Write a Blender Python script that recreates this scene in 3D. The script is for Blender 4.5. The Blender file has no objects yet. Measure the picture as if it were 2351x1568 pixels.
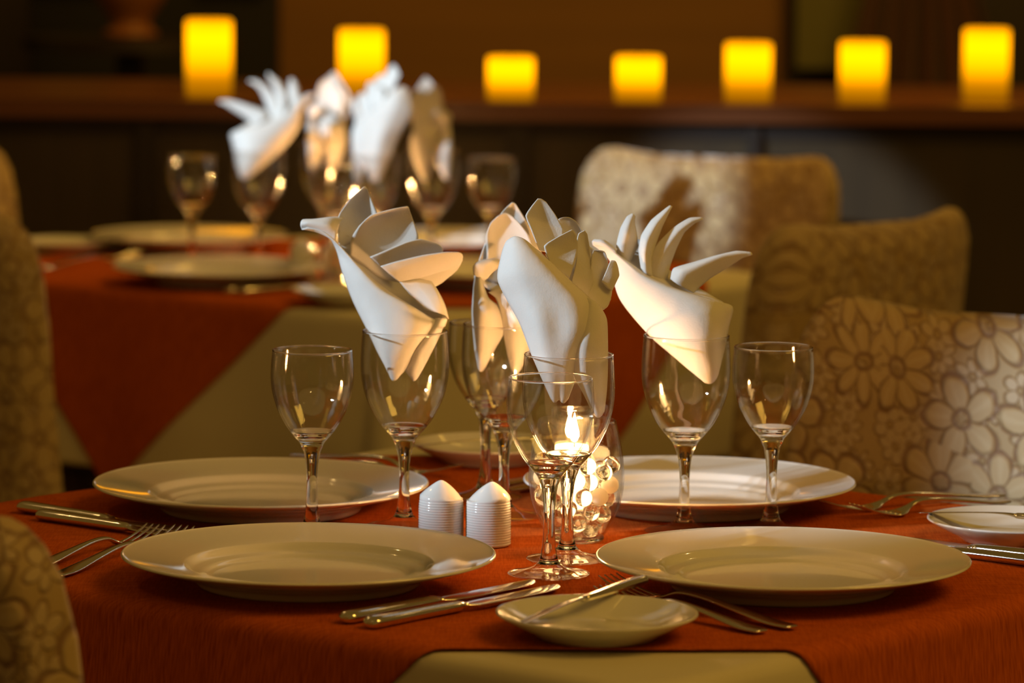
import bpy, bmesh, math, random
from mathutils import Vector, Matrix
R = math.radians
random.seed(7)
S = bpy.context.scene
COL = S.collection

# ------------------------------------------------------------------ camera
cd = bpy.data.cameras.new('camera'); cam = bpy.data.objects.new('camera', cd); COL.objects.link(cam)
cam.location = (0, 0, 1.275)
cam.rotation_euler = (Matrix.Rotation(R(90 - 6.45), 4, 'X') @ Matrix.Rotation(R(0.5), 4, 'Z')).to_euler()
cd.sensor_width = 36; cd.lens = 36 * 9300 / 2351; cd.clip_start = 0.1
cd.dof.use_dof = True; cd.dof.focus_distance = 3.13; cd.dof.aperture_fstop = 142.4 / 20.9
S.camera = cam
# ------------------------------------------------------------------ world, light, exposure
S.view_settings.view_transform = 'Standard'; S.view_settings.look = 'None'
S.view_settings.exposure = 0; S.view_settings.gamma = 1; S.view_settings.use_curve_mapping = False
S.cycles.use_denoising = True
S.cycles.max_bounces = 18; S.cycles.transmission_bounces = 14; S.cycles.transparent_max_bounces = 28
S.cycles.glossy_bounces = 6; S.cycles.diffuse_bounces = 3; S.cycles.sample_clamp_indirect = 25.0
W = bpy.data.worlds.new('world'); S.world = W; W.use_nodes = True
W.node_tree.nodes['Background'].inputs[0].default_value = (1.0, 0.54, 0.09, 1)
W.node_tree.nodes['Background'].inputs[1].default_value = 0.105

def aim(o, t):
    o.rotation_euler = (Vector(t) - o.location).to_track_quat('-Z', 'Y').to_euler()
def area(name, loc, tgt, sx, sy, power, colr):
    l = bpy.data.lights.new(name, 'AREA'); l.shape = 'RECTANGLE'; l.size = sx; l.size_y = sy
    l.energy = power; l.color = colr
    o = bpy.data.objects.new(name, l); COL.objects.link(o); o.location = loc; aim(o, tgt); return o
def spot(name, loc, tgt, power, colr, ang, rad, blend=.3):
    l = bpy.data.lights.new(name, 'SPOT'); l.energy = power; l.color = colr; l.spot_size = R(ang)
    l.shadow_soft_size = rad; l.spot_blend = blend
    o = bpy.data.objects.new(name, l); COL.objects.link(o); o.location = loc; aim(o, tgt); return o
# warm ceiling wash of the dining room (right of and above the tables)
area('warm_room_light', (1.9, 2.1, 3.0), (0.0, 3.5, .8), 1.2, 1.2, 25, (1.0, 0.55, 0.085))
area('warm_room_light', (0.9, 6.3, 3.0), (0.1, 8.3, .9), 1.2, 1.2, 34, (1.0, 0.54, 0.08))  # unseen fill, added to brighten the far wall
for _p in ((-1.1, 1.6, 2.6), (1.3, 1.0, 2.5), (-1.4, 4.4, 2.6), (1.5, 4.6, 2.5), (.3, -.6, 2.4)):   # small unseen point lights, added for highlights in the glass
    l = bpy.data.lights.new('glint_light', 'POINT'); l.energy = 5.0; l.color = (1, .62, .22); l.shadow_soft_size = .02
    o = bpy.data.objects.new('glint_light', l); COL.objects.link(o); o.location = _p
# pair of cool spotlights, front left
spot('cool_spotlight', (-3.00, 2.17, 2.08), (0.03, 3.28, 1.005), 285, (0.70, 0.86, 1.0), 9.8, .03, .3)
spot('cool_spotlight', (-3.00, 2.03, 2.15), (0.03, 3.28, 1.005), 285, (0.70, 0.86, 1.0), 9.8, .03, .3)
spot('cool_spotlight', (-2.20, 2.66, 1.93), (-.24, 5.50, .99), 780, (0.70, 0.86, 1.0), 6.0, .03, .3)

# ------------------------------------------------------------------ helpers
def tag(o, label=None, cat=None, group=None, kind=None):
    if label: o['label'] = label
    if cat: o['category'] = cat
    if group: o['group'] = group
    if kind: o['kind'] = kind
    return o
def empty(name, loc=(0, 0, 0), rz=0.0):
    o = bpy.data.objects.new(name, None); COL.objects.link(o)
    o.empty_display_size = .02; o.location = loc; o.rotation_euler = (0, 0, rz); return o
def mesh_obj(name, bm, mat, parent=None, smooth=True, autos=None):
    me = bpy.data.meshes.new(name)
    bmesh.ops.recalc_face_normals(bm, faces=bm.faces) if len(bm.faces) else None
    bm.to_mesh(me); bm.free()
    for m in (mat if isinstance(mat, (list, tuple)) else [mat]): me.materials.append(m)
    if smooth:
        for p in me.polygons: p.use_smooth = True
    o = bpy.data.objects.new(name, me); COL.objects.link(o)
    if parent: o.parent = parent
    if autos:
        me.set_sharp_from_angle(angle=R(autos))
    return o
def copy_tree(o, parent=None):
    c = o.copy(); COL.objects.link(c); c.parent = parent
    for ch in list(o.children): copy_tree(ch, c)
    return c
def box(bm, x0, x1, y0, y1, z0, z1, M=None):
    vs = [bm.verts.new((x, y, z)) for x in (x0, x1) for y in (y0, y1) for z in (z0, z1)]
    if M is not None:
        for v in vs: v.co = M @ v.co
    for f in ((0, 1, 3, 2), (4, 6, 7, 5), (0, 4, 5, 1), (2, 3, 7, 6), (0, 2, 6, 4), (1, 5, 7, 3)):
        bm.faces.new([vs[i] for i in f])
def lathe(bm, prof, seg=64, cx=0, cy=0, close=False):
    """prof: list of (r,z)"""
    rings = []
    for r, z in prof:
        if r < 1e-6: rings.append([bm.verts.new((cx, cy, z))])
        else: rings.append([bm.verts.new((cx + r * math.cos(2 * math.pi * k / seg), cy + r * math.sin(2 * math.pi * k / seg), z)) for k in range(seg)])
    n = len(rings)
    for i in range(n if close else n - 1):
        a, b = rings[i], rings[(i + 1) % n]
        for k in range(seg):
            k2 = (k + 1) % seg
            if len(a) == 1 and len(b) == 1: continue
            if len(a) == 1: bm.faces.new((a[0], b[k], b[k2]))
            elif len(b) == 1: bm.faces.new((a[k], b[0], a[k2]))
            else: bm.faces.new((a[k], b[k], b[k2], a[k2]))
def cr(p0, p1, p2, p3, t):
    return 0.5 * ((2 * p1) + (p2 - p0) * t + (2 * p0 - 5 * p1 + 4 * p2 - p3) * t * t + (3 * p1 - p0 - 3 * p2 + p3) * t ** 3)
def spline(pts, n):
    """Catmull-Rom through pts, n steps per span"""
    P = [Vector(p) for p in pts]
    P = [P[0] * 2 - P[1]] + P + [P[-1] * 2 - P[-2]]
    out = []
    for i in range(1, len(P) - 2):
        for k in range(n): out.append(cr(P[i - 1], P[i], P[i + 1], P[i + 2], k / n))
    out.append(P[-2]); return out
def sprof(pts, n=5):
    return [(max(0, v.x), v.y) for v in spline([(a, b, 0) for a, b in pts], n)]
def resample(pts, n):
    ps = [Vector(p) for p in pts]
    L = [0]
    for i in range(1, len(ps)): L.append(L[-1] + (ps[i] - ps[i - 1]).length)
    out = []
    for k in range(n):
        t = L[-1] * k / (n - 1); i = 0
        while i < len(L) - 2 and L[i + 1] < t: i += 1
        d = L[i + 1] - L[i]; out.append(ps[i].lerp(ps[i + 1], (t - L[i]) / d if d > 0 else 0))
    return out
def patch(bm, rows, nu=18, nv=5, crisp=0):
    """smooth sheet through rows of points"""
    rr = [resample(spline(r, 8), nu) for r in rows]
    cols = [spline([r[i] for r in rr], nv) for i in range(nu)]
    if crisp:
        for c_, i in zip(cols, range(nu)):
            for j in range(len(c_)):
                q = min(j // nv, len(rr) - 2); f = j / nv - q
                c_[j] = c_[j].lerp(rr[q][i].lerp(rr[q + 1][i], f), crisp)
    g = [[bm.verts.new(c[j]) for c in cols] for j in range(len(cols[0]))]
    for j in range(len(g) - 1):
        for i in range(nu - 1): bm.faces.new((g[j][i], g[j][i + 1], g[j + 1][i + 1], g[j + 1][i]))
def loft(bm, stations, seg=14, p=2.4):
    """stations: (s, width, height, zc, xc); runs along +Y"""
    rings = []
    for s, w, h, zc, xc in stations:
        ring = []
        for k in range(seg):
            a = 2 * math.pi * k / seg; c, sn = math.cos(a), math.sin(a)
            x = xc + w / 2 * math.copysign(abs(c) ** (2 / p), c); z = zc + h / 2 * math.copysign(abs(sn) ** (2 / p), sn)
            ring.append(bm.verts.new((x, s, z)))
        rings.append(ring)
    for a, b in zip(rings, rings[1:]):
        for k in range(seg): bm.faces.new((a[k], a[(k + 1) % seg], b[(k + 1) % seg], b[k]))
    bm.faces.new(rings[0][::-1]); bm.faces.new(rings[-1])
def sstations(st, n=4):
    out = []
    A = spline([(a[0], a[1], a[2]) for a in st], n); B = spline([(a[0], a[3], a[4]) for a in st], n)
    for a, b in zip(A, B): out.append((a.x, max(a.y, .0003), max(a.z, .0003), b.y, b.z))
    return out

# ------------------------------------------------------------------ materials
def srgb(r, g, b):
    f = lambda c: ((c / 255 + .055) / 1.055) ** 2.4 if c > 10.3 else c / 255 / 12.92
    return (f(r), f(g), f(b), 1)
class MT:
    def __init__(s, name):
        s.m = bpy.data.materials.new(name); s.m.use_nodes = True; s.t = s.m.node_tree
        s.n = s.t.nodes; s.n.clear(); s.out = s.n.new('ShaderNodeOutputMaterial')
    def add(s, typ, **kw):
        o = s.n.new(typ)
        for k, v in kw.items(): setattr(o, k, v)
        return o
    def link(s, a, b): s.t.links.new(a, b)
    def math(s, op, a, b=None, c=None, clamp=False):
        o = s.n.new('ShaderNodeMath'); o.operation = op; o.use_clamp = clamp
        for i, v in enumerate((a, b, c)):
            if v is None: continue
            if isinstance(v, (int, float)): o.inputs[i].default_value = v
            else: s.link(v, o.inputs[i])
        return o.outputs[0]
    def bsdf(s, col, rough=.5, metal=0, **kw):
        b = s.n.new('ShaderNodeBsdfPrincipled')
        if isinstance(col, tuple): b.inputs['Base Color'].default_value = col if len(col) == 4 else (*col, 1)
        else: s.link(col, b.inputs['Base Color'])
        b.inputs['Roughness'].default_value = rough; b.inputs['Metallic'].default_value = metal
        for k, v in kw.items():
            i = b.inputs[k.replace('_', ' ')]
            if isinstance(v, (int, float, tuple)): i.default_value = v
            else: s.link(v, i)
        s.link(b.outputs[0], s.out.inputs[0]); return b
    def mix(s, f, a, b):
        o = s.n.new('ShaderNodeMix'); o.data_type = 'RGBA'
        if isinstance(f, (int, float)): o.inputs[0].default_value = f
        else: s.link(f, o.inputs[0])
        for i, v in ((6, a), (7, b)):
            if isinstance(v, tuple): o.inputs[i].default_value = v
            else: s.link(v, o.inputs[i])
        return o.outputs[2]
    def noise(s, scale, detail=3, vec=None, sc=None):
        o = s.n.new('ShaderNodeTexNoise'); o.inputs['Scale'].default_value = scale; o.inputs['Detail'].default_value = detail
        if vec is not None:
            if sc:
                mp = s.n.new('ShaderNodeMapping'); mp.inputs['Scale'].default_value = sc; s.link(vec, mp.inputs[0]); vec = mp.outputs[0]
            s.link(vec, o.inputs['Vector'])
        return o.outputs[0]
    def coord(s): return s.n.new('ShaderNodeTexCoord').outputs['Object']
    def bump(s, h, strength, dist, b):
        o = s.n.new('ShaderNodeBump'); o.inputs['Strength'].default_value = strength; o.inputs['Distance'].default_value = dist
        s.link(h, o.inputs['Height']); s.link(o.outputs[0], b.inputs['Normal'])

def mat_simple(name, col, rough=.5, metal=0, **kw):
    t = MT(name); t.bsdf(col, rough, metal, **kw); return t.m
def mat_porcelain():
    t = MT('white_porcelain'); c = t.coord(); n = t.noise(14, 2, c)
    t.bsdf(t.mix(n, (.74, .72, .68, 1), (.80, .78, .74, 1)), .09, IOR=1.5, Coat_Weight=.3, Coat_Roughness=.03); return t.m
def mat_steel():
    t = MT('polished_steel'); c = t.coord()
    b = t.bsdf((.80, .76, .70, 1), .13, 1); n = t.noise(60, 4, c, (1, 6, 1)); t.bump(n, .06, .0005, b)
    return t.m
def mat_glass():
    t = MT('clear_solid_glass'); g = t.add('ShaderNodeBsdfGlass'); g.inputs['IOR'].default_value = 1.5
    g.inputs['Roughness'].default_value = 0; g.inputs['Color'].default_value = (.985, .99, .985, 1)
    t.link(g.outputs[0], t.out.inputs[0]); return t.m
def mat_thin_glass():
    t = MT('clear_thin_glass')
    geo = t.add('ShaderNodeNewGeometry'); vm = t.add('ShaderNodeVectorMath', operation='DOT_PRODUCT')
    t.link(geo.outputs['Normal'], vm.inputs[0]); t.link(geo.outputs['Incoming'], vm.inputs[1])
    c = t.math('ABSOLUTE', vm.outputs['Value']); k = t.math('POWER', t.math('SUBTRACT', 1, c, clamp=True), 4.0)
    f = t.math('MULTIPLY_ADD', k, .88, .07, clamp=True)
    tr = t.add('ShaderNodeBsdfTransparent'); tr.inputs[0].default_value = (.985, .985, .98, 1)
    gl = t.add('ShaderNodeBsdfGlossy'); gl.inputs['Roughness'].default_value = .012
    mx = t.add('ShaderNodeMixShader'); t.link(f, mx.inputs[0]); t.link(tr.outputs[0], mx.inputs[1]); t.link(gl.outputs[0], mx.inputs[2])
    t.link(mx.outputs[0], t.out.inputs[0]); return t.m
def mat_red():
    t = MT('rust_red_silk'); c = t.coord()
    n1 = t.noise(55, 5, c, (1, 14, 1)); n2 = t.noise(55, 5, c, (14, 1, 1)); n3 = t.noise(3, 2, c)
    a = t.math('ADD', t.math('MULTIPLY', n1, .6), t.math('MULTIPLY', n2, .4))
    ra = t.add('ShaderNodeValToRGB'); t.link(a, ra.inputs[0])
    ra.color_ramp.elements[0].position = .33; ra.color_ramp.elements[0].color = (.32, .055, .010, 1)
    ra.color_ramp.elements[1].position = .62; ra.color_ramp.elements[1].color = (.56, .118, .018, 1)
    b = t.bsdf(ra.outputs[0], .7, Specular_IOR_Level=.0)
    t.bump(a, .35, .0012, b); return t.m
def mat_linen(name, col, tw=.25, bump=.25, sc=700, wr=0):
    t = MT(name); c = t.coord()
    w = t.noise(sc, 2, c); n = t.noise(18, 4, c)
    b = t.bsdf(t.mix(n, tuple(x * .94 for x in col[:3]) + (1,), col), .85, Sheen_Weight=.1)
    t.bump(t.math('ADD', w, t.math('MULTIPLY', t.noise(38, 3, c), wr)) if wr else w, bump, .0004, b)
    if tw:
        tl = t.add('ShaderNodeBsdfTranslucent'); tl.inputs[0].default_value = (.9, .82, .66, 1)
        mx = t.add('ShaderNodeMixShader'); mx.inputs[0].default_value = tw
        t.link(b.outputs[0], mx.inputs[1]); t.link(tl.outputs[0], mx.inputs[2]); t.link(mx.outputs[0], t.out.inputs[0])
    return t.m
def mat_floral(name='floral_brocade'):
    """woven flowers: each cell carries one flower of outlined petals"""
    t = MT(name); co = t.coord()
    sx = t.add('ShaderNodeSeparateXYZ'); t.link(co, sx.inputs[0])
    cx = t.add('ShaderNodeCombineXYZ'); t.link(t.math('ADD', sx.outputs[0], t.math('MULTIPLY', sx.outputs[1], .9)), cx.inputs[0]); t.link(sx.outputs[2], cx.inputs[1])
    nz = t.add('ShaderNodeTexNoise'); nz.inputs['Scale'].default_value = 30; t.link(cx.outputs[0], nz.inputs['Vector'])
    wv = t.add('ShaderNodeVectorMath', operation='MULTIPLY_ADD'); t.link(nz.outputs['Color'], wv.inputs[0]); wv.inputs[1].default_value = (.010, .010, 0); t.link(cx.outputs[0], wv.inputs[2])
    def layer(scale, R0, off, randomness=.75):
        mp = t.add('ShaderNodeMapping'); mp.inputs['Location'].default_value = off; t.link(wv.outputs[0], mp.inputs[0])
        v = t.add('ShaderNodeTexVoronoi'); v.voronoi_dimensions = '2D'; v.inputs['Scale'].default_value = scale
        v.inputs['Randomness'].default_value = randomness; t.link(mp.outputs[0], v.inputs['Vector'])
        d = t.add('ShaderNodeVectorMath', operation='SUBTRACT'); t.link(mp.outputs[0], d.inputs[0]); t.link(v.outputs['Position'], d.inputs[1])
        s = t.add('ShaderNodeSeparateXYZ'); t.link(d.outputs[0], s.inputs[0])
        sc = t.add('ShaderNodeSeparateColor'); t.link(v.outputs['Color'], sc.inputs[0])
        r = t.math('MULTIPLY', v.outputs['Distance'], 1.0 / (R0 * scale))   # Distance is in cell units
        ang = t.math('ADD', t.math('ARCTAN2', s.outputs[1], s.outputs[0]), t.math('MULTIPLY', sc.outputs[0], 6.28))
        npet = t.math('ADD', t.math('FLOOR', t.math('MULTIPLY', sc.outputs[1], 4.0)), 5.0)
        ph = t.math('MULTIPLY', ang, t.math('MULTIPLY', npet, .5))
        # phase continuous only for integer petals; use sin^2 of n*ang/2
        cs = t.math('ABSOLUTE', t.math('COSINE', ph))
        shp = t.math('POWER', cs, t.math('MULTIPLY_ADD', sc.outputs[2], .7, .25))
        rp = t.math('MULTIPLY_ADD', shp, .62, .36)
        e = t.math('SUBTRACT', rp, r)                      # >0 inside the petals
        line = t.math('SUBTRACT', 1, t.math('MULTIPLY', t.math('ABSOLUTE', e), 9.0), clamp=True)
        inside = t.math('MULTIPLY', e, 7.0, clamp=True)
        spoke = t.math('MULTIPLY', t.math('SUBTRACT', 1, t.math('MULTIPLY', cs, 3.2), clamp=True), inside)
        ctr = t.math('SUBTRACT', 1, t.math('MULTIPLY', t.math('ABSOLUTE', t.math('SUBTRACT', r, .20)), 12.0), clamp=True)
        vein = t.math('MULTIPLY', t.math('MULTIPLY', t.math('SUBTRACT', t.math('MULTIPLY', cs, 1.0), .93, clamp=True), 9.0), inside, clamp=True)
        ln = t.math('MAXIMUM', t.math('MAXIMUM', line, spoke), ctr)
        return ln, t.math('MULTIPLY', inside, t.math('GREATER_THAN', r, .22)), vein
    l1, i1, v1 = layer(12.6, .044, (0.03, .02, 0)); l2, i2, v2 = layer(27.0, .019, (0.31, .23, 0), .9)
    i2 = t.math('MULTIPLY', i2, t.math('SUBTRACT', 1, i1)); l2 = t.math('MULTIPLY', l2, t.math('SUBTRACT', 1, i1))
    base = t.mix(i1, (.40, .27, .115, 1), (.47, .33, .155, 1))
    base = t.mix(t.math('MULTIPLY', i2, .8), base, (.50, .37, .22, 1))
    base = t.mix(t.math('MULTIPLY', v1, .5), base, (.60, .47, .28, 1))
    ln = t.math('MAXIMUM', t.math('MULTIPLY', l1, .8), t.math('MULTIPLY', l2, .6))
    colr = t.mix(ln, base, (.16, .060, .028, 1))
    b = t.bsdf(colr, .6, Sheen_Weight=.3, Sheen_Roughness=.35)
    h = t.math('SUBTRACT', t.math('MAXIMUM', i1, t.math('MULTIPLY', i2, .7)), ln); t.bump(h, .5, .003, b)
    return t.m
def mat_wood(name, c1, c2, sc=(1, 1, 12), rough=.5, scale=6):
    t = MT(name); c = t.coord(); n = t.noise(scale, 6, c, sc)
    b = t.bsdf(t.mix(n, c1, c2), rough); t.bump(n, .2, .002, b); return t.m
def mat_emit(name, col, st):
    t = MT(name); e = t.add('ShaderNodeEmission'); e.inputs[0].default_value = col; e.inputs[1].default_value = st
    t.link(e.outputs[0], t.out.inputs[0]); return t.m
def mat_ledcandle(h, name='glowing_wax'):
    t = MT(name); c = t.coord(); s = t.add('ShaderNodeSeparateXYZ'); t.link(c, s.inputs[0])
    z = t.math('DIVIDE', s.outputs[2], h)
    ra = t.add('ShaderNodeValToRGB'); t.link(z, ra.inputs[0]); e = ra.color_ramp.elements
    e[0].position = 0; e[0].color = (.10, .10, .10, 1); e[1].position = 1; e[1].color = (.45, .45, .45, 1)
    for p, v in ((.22, .22), (.5, .75), (.75, 1), (.92, .8)):
        q = e.new(p); q.color = (v, v, v, 1)
    em = t.add('ShaderNodeEmission'); em.inputs[0].default_value = (1, .34, 0.0, 1); t.link(t.math('MULTIPLY', ra.outputs[0], 3.1), em.inputs[1])
    t.link(em.outputs[0], t.out.inputs[0]); return t.m

def mat_wax():
    t = MT('candlelit_wax'); c = t.coord(); q = t.add('ShaderNodeSeparateXYZ'); t.link(c, q.inputs[0])
    b = t.bsdf((.85, .72, .5, 1), .5); b.inputs['Emission Color'].default_value = (1, .58, .22, 1)  # emission stands in for flame light shining through the wax
    f = t.math('MULTIPLY_ADD', t.math('DIVIDE', q.outputs[2], .052, clamp=True), 15.0, 6.0); t.link(f, b.inputs['Emission Strength'])
    return t.m
M = dict(porcelain=mat_porcelain(), steel=mat_steel(), glass=mat_glass(), thin=mat_thin_glass(), red=mat_red(),
         cloth=mat_linen('cream_tablecloth', (.66, .60, .42, 1), 0, .15, 500), napkin=mat_linen('white_napkin_cotton', (.80, .78, .74, 1), .16, .35, 700, 7),
         floral=mat_floral(), darkwood=mat_wood('dark_table_wood', (.06, .025, .01, 1), (.12, .05, .02, 1)),
         panel=mat_wood('dark_panelling', (.030, .018, .008, 1), (.068, .042, .016, 1), (7, 7, .5), .45, 3),
         post=mat_simple('near_black_wood', (.016, .007, .003, 1), .5), ledge=mat_wood('reddish_ledge_wood', (.10, .030, .010, 1), (.15, .05, .015, 1), (.6, 6, 6), .35),
         backwall=mat_wood('orange_brown_boards', (.17, .075, .008, 1), (.27, .12, .014, 1), (.5, 5, 7), .6, 3),
         floor=mat_wood('dark_red_floorboards', (.05, .014, .006, 1), (.09, .03, .012, 1), (10, .7, 1), .4),
         olive=mat_simple('olive_pane', (.13, .12, .03, 1), .35), black=mat_simple('black_recess', (.004, .002, .001, 1), .6),
         stone=mat_wood('brown_glazed_clay', (.20, .07, .02, 1), (.30, .11, .03, 1), (1, 1, 1), .4, 4),
         curtain=mat_linen('brown_curtain', (.07, .022, .010, 1), 0, .2, 200), tan=mat_simple('tan_painted_wood', (.20, .12, .04, 1), .5),
         waxglow=mat_wax(), flame=mat_emit('candle_flame', (1, .50, .17, 1), 1500),
         wick=mat_simple('burnt_wick', (.01, .008, .006, 1), .9), pearl=mat_linen('milky_glass', (.85, .80, .70, 1), .5, 0), tin=mat_simple('tealight_tin', (.7, .7, .7, 1), .25, 1))

# ------------------------------------------------------------------ the room
def struct(name, bm, mat, smooth=False):
    o = mesh_obj(name, bm, mat, None, smooth); o['kind'] = 'structure'; return o
def sbox(name, a, mat):
    bm = bmesh.new(); box(bm, *a); return struct(name, bm, mat)
sbox('floor', (-4, 4, -1, 9.2, -.05, 0), M['floor'])
sbox('wall_divider', (-2.6, 2.6, 6.47, 7.05, 0, .900), M['panel'])
sbox('trim_1', (-2.62, 2.62, 6.42, 7.10, .900, .930), M['ledge'])       # ledge of the half wall
sbox('wall_back', (-4, 4, 9.0, 9.1, 0, 3.0), M['backwall'])
for i, (x0, x1) in enumerate(((-2.1, -2.06), (-.602, -.572), (-.012, .028), (.375, .392), (1.0, 1.02))):
    sbox('trim_%d' % (2 + i), (x0, x1, 6.45, 6.475, .0, .900), M['post'])
# horizontal rails of the panelling
sbox('trim_7', (-2.6, 2.6, 6.455, 6.475, .02, .12), M['post'])
sbox('trim_8', (-2.6, 2.6, 6.462, 6.475, .872, .900), M['post'])
# dark opening in the far wall on the left, with olive panes in it
sbox('trim_9', (-3.6, -.52, 8.9, 9.0, 0, 2.2), M['black'])
sbox('trim_10', (-3.6, -1.06, 8.85, 8.9, 0, 2.2), M['post'])
sbox('window_1', (-1.05, -.83, 8.86, 8.9, 1.045, 1.7), M['olive'])
sbox('window_2', (-.68, -.54, 8.86, 8.9, 1.040, 1.7), M['olive'])
sbox('trim_11', (.60, 4, 8.92, 9.0, 0, 2.2), M['post'])
sbox('window_3', (.615, .80, 8.86, 8.92, .88, 1.7), M['olive'])
sbox('window_4', (.835, 1.0, 8.86, 8.92, .90, 1.7), M['olive'])
sbox('trim_12', (.765, .795, 8.80, 8.86, .98, 2.2), M['tan'])

# large dim clay urn and small bowl behind the ledge
bm = bmesh.new()
lathe(bm, sprof([(0, 0), (.05, 0), (.055, .01), (.04, .03), (.075, .09), (.085, .16), (.06, .23), (.04, .27), (.052, .30), (.045, .298), (.034, .27), (.0, .26)]), 40)
urn = mesh_obj('clay_urn', bm, M['stone']); urn.location = (-.79, 8.35, .985 - .03); tag(urn, 'dim brown clay urn standing far behind the ledge at upper left', 'urn')
bm = bmesh.new(); lathe(bm, [(0, 0), (.2, 0), (.2, .03), (.03, .05), (.03, .92), (.22, .93), (.22, .955), (0, .955)], 32)
st = mesh_obj('urn_stand', bm, M['post'], None, True, 40); st.location = (-.79, 8.35, 0); tag(st, 'dark round pedestal stand under the clay urn behind the ledge', 'stand')
# dark brown curtain gathered at right behind the ledge
bm = bmesh.new()
rows = []
for j in range(14):
    z = 2.1 - 2.06 * j / 13; w = .075 + .11 * max(0, (1.25 - z)) ** 1.1 * 2.4 if z < 1.25 else .075 + (z - 1.25) * .1
    rows.append([(.86 + w * (i / 24 * 2 - 1), 8.60 + .025 * math.sin(i * 1.7 + j * .1) + .02 * (i % 2), z) for i in range(25)])
patch(bm, rows, 60, 3)
cu = mesh_obj('curtain', bm, M['curtain']); md = cu.modifiers.new('thickness', 'SOLIDIFY'); md.thickness = .006
tag(cu, 'dark brown curtain gathered beside the dim window at upper right', 'curtain')

# glowing candles on the ledge
LC = [(-.494, 6.56, .123, 'tall glowing yellow pillar candle, leftmost on the wooden ledge'),
      (-.2477, 6.565, .110, 'glowing yellow pillar candle on the ledge, second from the left, behind a napkin'),
      (-.006, 6.48, .071, 'short glowing yellow candle on the ledge, third from the left'),
      (.199, 6.505, .073, 'short glowing yellow candle on the ledge, at the middle of the row'),
      (.377, 6.54, .094, 'medium glowing yellow candle on the ledge, third from the right'),
      (.564, 6.57, .097, 'medium glowing yellow candle on the ledge, second from the right'),
      (.7745, 6.66, .116, 'tall glowing yellow pillar candle at the right end of the ledge')]
for x, y, h, lab in LC:
    t = empty('pillar_candle', (x, y, .930)); tag(t, lab, 'candle', 'glowing candles on the ledge')
    r = .0375; bm = bmesh.new()
    lathe(bm, [(0, 0), (r - .003, 0), (r, .003), (r, h - .004), (r - .002, h - .001), (r - .005, h), (r - .009, h - .004), (0, h - .009)], 48)
    mesh_obj('wax_body', bm, mat_ledcandle(h), t)
    bm = bmesh.new(); lathe(bm, [(0, h - .009), (.0015, h - .009), (.001, h + .003), (0, h + .004)], 8); mesh_obj('wick', bm, M['wick'], t)

# ------------------------------------------------------------------ tables and cloths
TH = R(50)
U = Vector((math.cos(TH), math.sin(TH), 0)); V = Vector((-math.sin(TH), math.cos(TH), 0))
HU, HV = .395, .44                       # half sides of the table top
def drape_point(p, q, hu, hv, rc=.035, r=.010, lift=0.0, hem=1.0, fold=.010, ph=0.0):
    iu, iv = hu - rc, hv - rc
    cu_, cv_ = max(-iu, min(iu, p)), max(-iv, min(iv, q))
    du, dv = p - cu_, q - cv_; dist = math.hypot(du, dv)
    if dist <= rc: return p, q, lift
    nu_, nv_ = du / dist, dv / dist; s = dist - rc; a = s / r
    if a < math.pi / 2:
        off = rc + (r + lift) * math.sin(a); z = lift - (r + lift) * (1 - math.cos(a))
    else:
        dn = s - r * math.pi / 2
        per = cu_ - cv_ + math.atan2(nv_, nu_) * .10
        corner = 2 * abs(nu_ * nv_)
        off = rc + r + lift + dn * .05 + fold * min(1, dn / .15) * (.5 + .5 * math.sin(per * 23 + ph)) + .03 * corner * min(1, dn / .25)
        z = -r - dn * .995
    return cu_ + nu_ * off, cv_ + nv_ * off, z
def cloth(name, mat, ctr, half, rot, lift, z, n, ph=0.0, bend=0):
    bm = bmesh.new(); g = []
    c, s = math.cos(rot), math.sin(rot)
    for j in range(n + 1):
        row = []
        for i in range(n + 1):
            a = -half[0] + 2 * half[0] * i / n; b = -half[1] + 2 * half[1] * j / n
            p, q = a * c - b * s, a * s + b * c
            x, y, zz = drape_point(p, q, HU, HV, lift=lift, ph=ph)
            if zz > -.0001: zz += .0006 * math.sin(p * 31 + q * 17 + ph) * math.sin(q * 23 - p * 9)
            w = U * x + V * y
            row.append(bm.verts.new((w.x, w.y, zz)))
        g.append(row)
    for j in range(n):
        for i in range(n): bm.faces.new((g[j][i], g[j][i + 1], g[j + 1][i + 1], g[j + 1][i]))
    o = mesh_obj(name, bm, mat); o.location = (ctr[0], ctr[1], z)
    md = o.modifiers.new('thickness', 'SOLIDIFY'); md.thickness = .0012; md.offset = -1
    return o
def table(ctr, lab, cl, rl, ph):
    t = empty('dining_table', (ctr[0], ctr[1], 0), TH); tag(t, lab, 'table', 'dining tables')
    bm = bmesh.new(); box(bm, -HU + .004, HU - .004, -HV + .004, HV - .004, .715, .7445)
    o = mesh_obj('tabletop', bm, M['darkwood'], t, False)
    bm = bmesh.new(); box(bm, -HU + .05, HU - .05, -HV + .05, HV - .05, .65, .7145); mesh_obj('apron', bm, M['darkwood'], t, False)
    for sx in (-1, 1):
        for sy in (-1, 1):
            bm = bmesh.new(); cxx, cyy = sx * (HU - .045), sy * (HV - .045)
            for (z0, z1, w0, w1) in ((0, .65, .018, .026),):
                vs = [bm.verts.new((cxx + a * w, cyy + b * w, z)) for z, w in ((z0, w0), (z1, w1)) for a, b in ((-1, -1), (1, -1), (1, 1), (-1, 1))]
                for k in range(4): bm.faces.new((vs[k], vs[(k + 1) % 4], vs[4 + (k + 1) % 4], vs[4 + k]))
                bm.faces.new(vs[:4][::-1]); bm.faces.new(vs[4:])
            mesh_obj('leg', bm, M['darkwood'], t, False)
    w = cloth('tablecloth', M['cloth'], ctr, (HU + .235, HV + .235), 0, .0015, .7465, 190, ph)
    tag(w, cl, 'tablecloth', 'cream tablecloths')
    r = cloth('table_overlay', M['red'], ctr, (.470, .470), R(-50 + 1.0), .0040, .7475, 230, ph + .0)
    tag(r, rl, 'tablecloth', 'red overlays')
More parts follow.
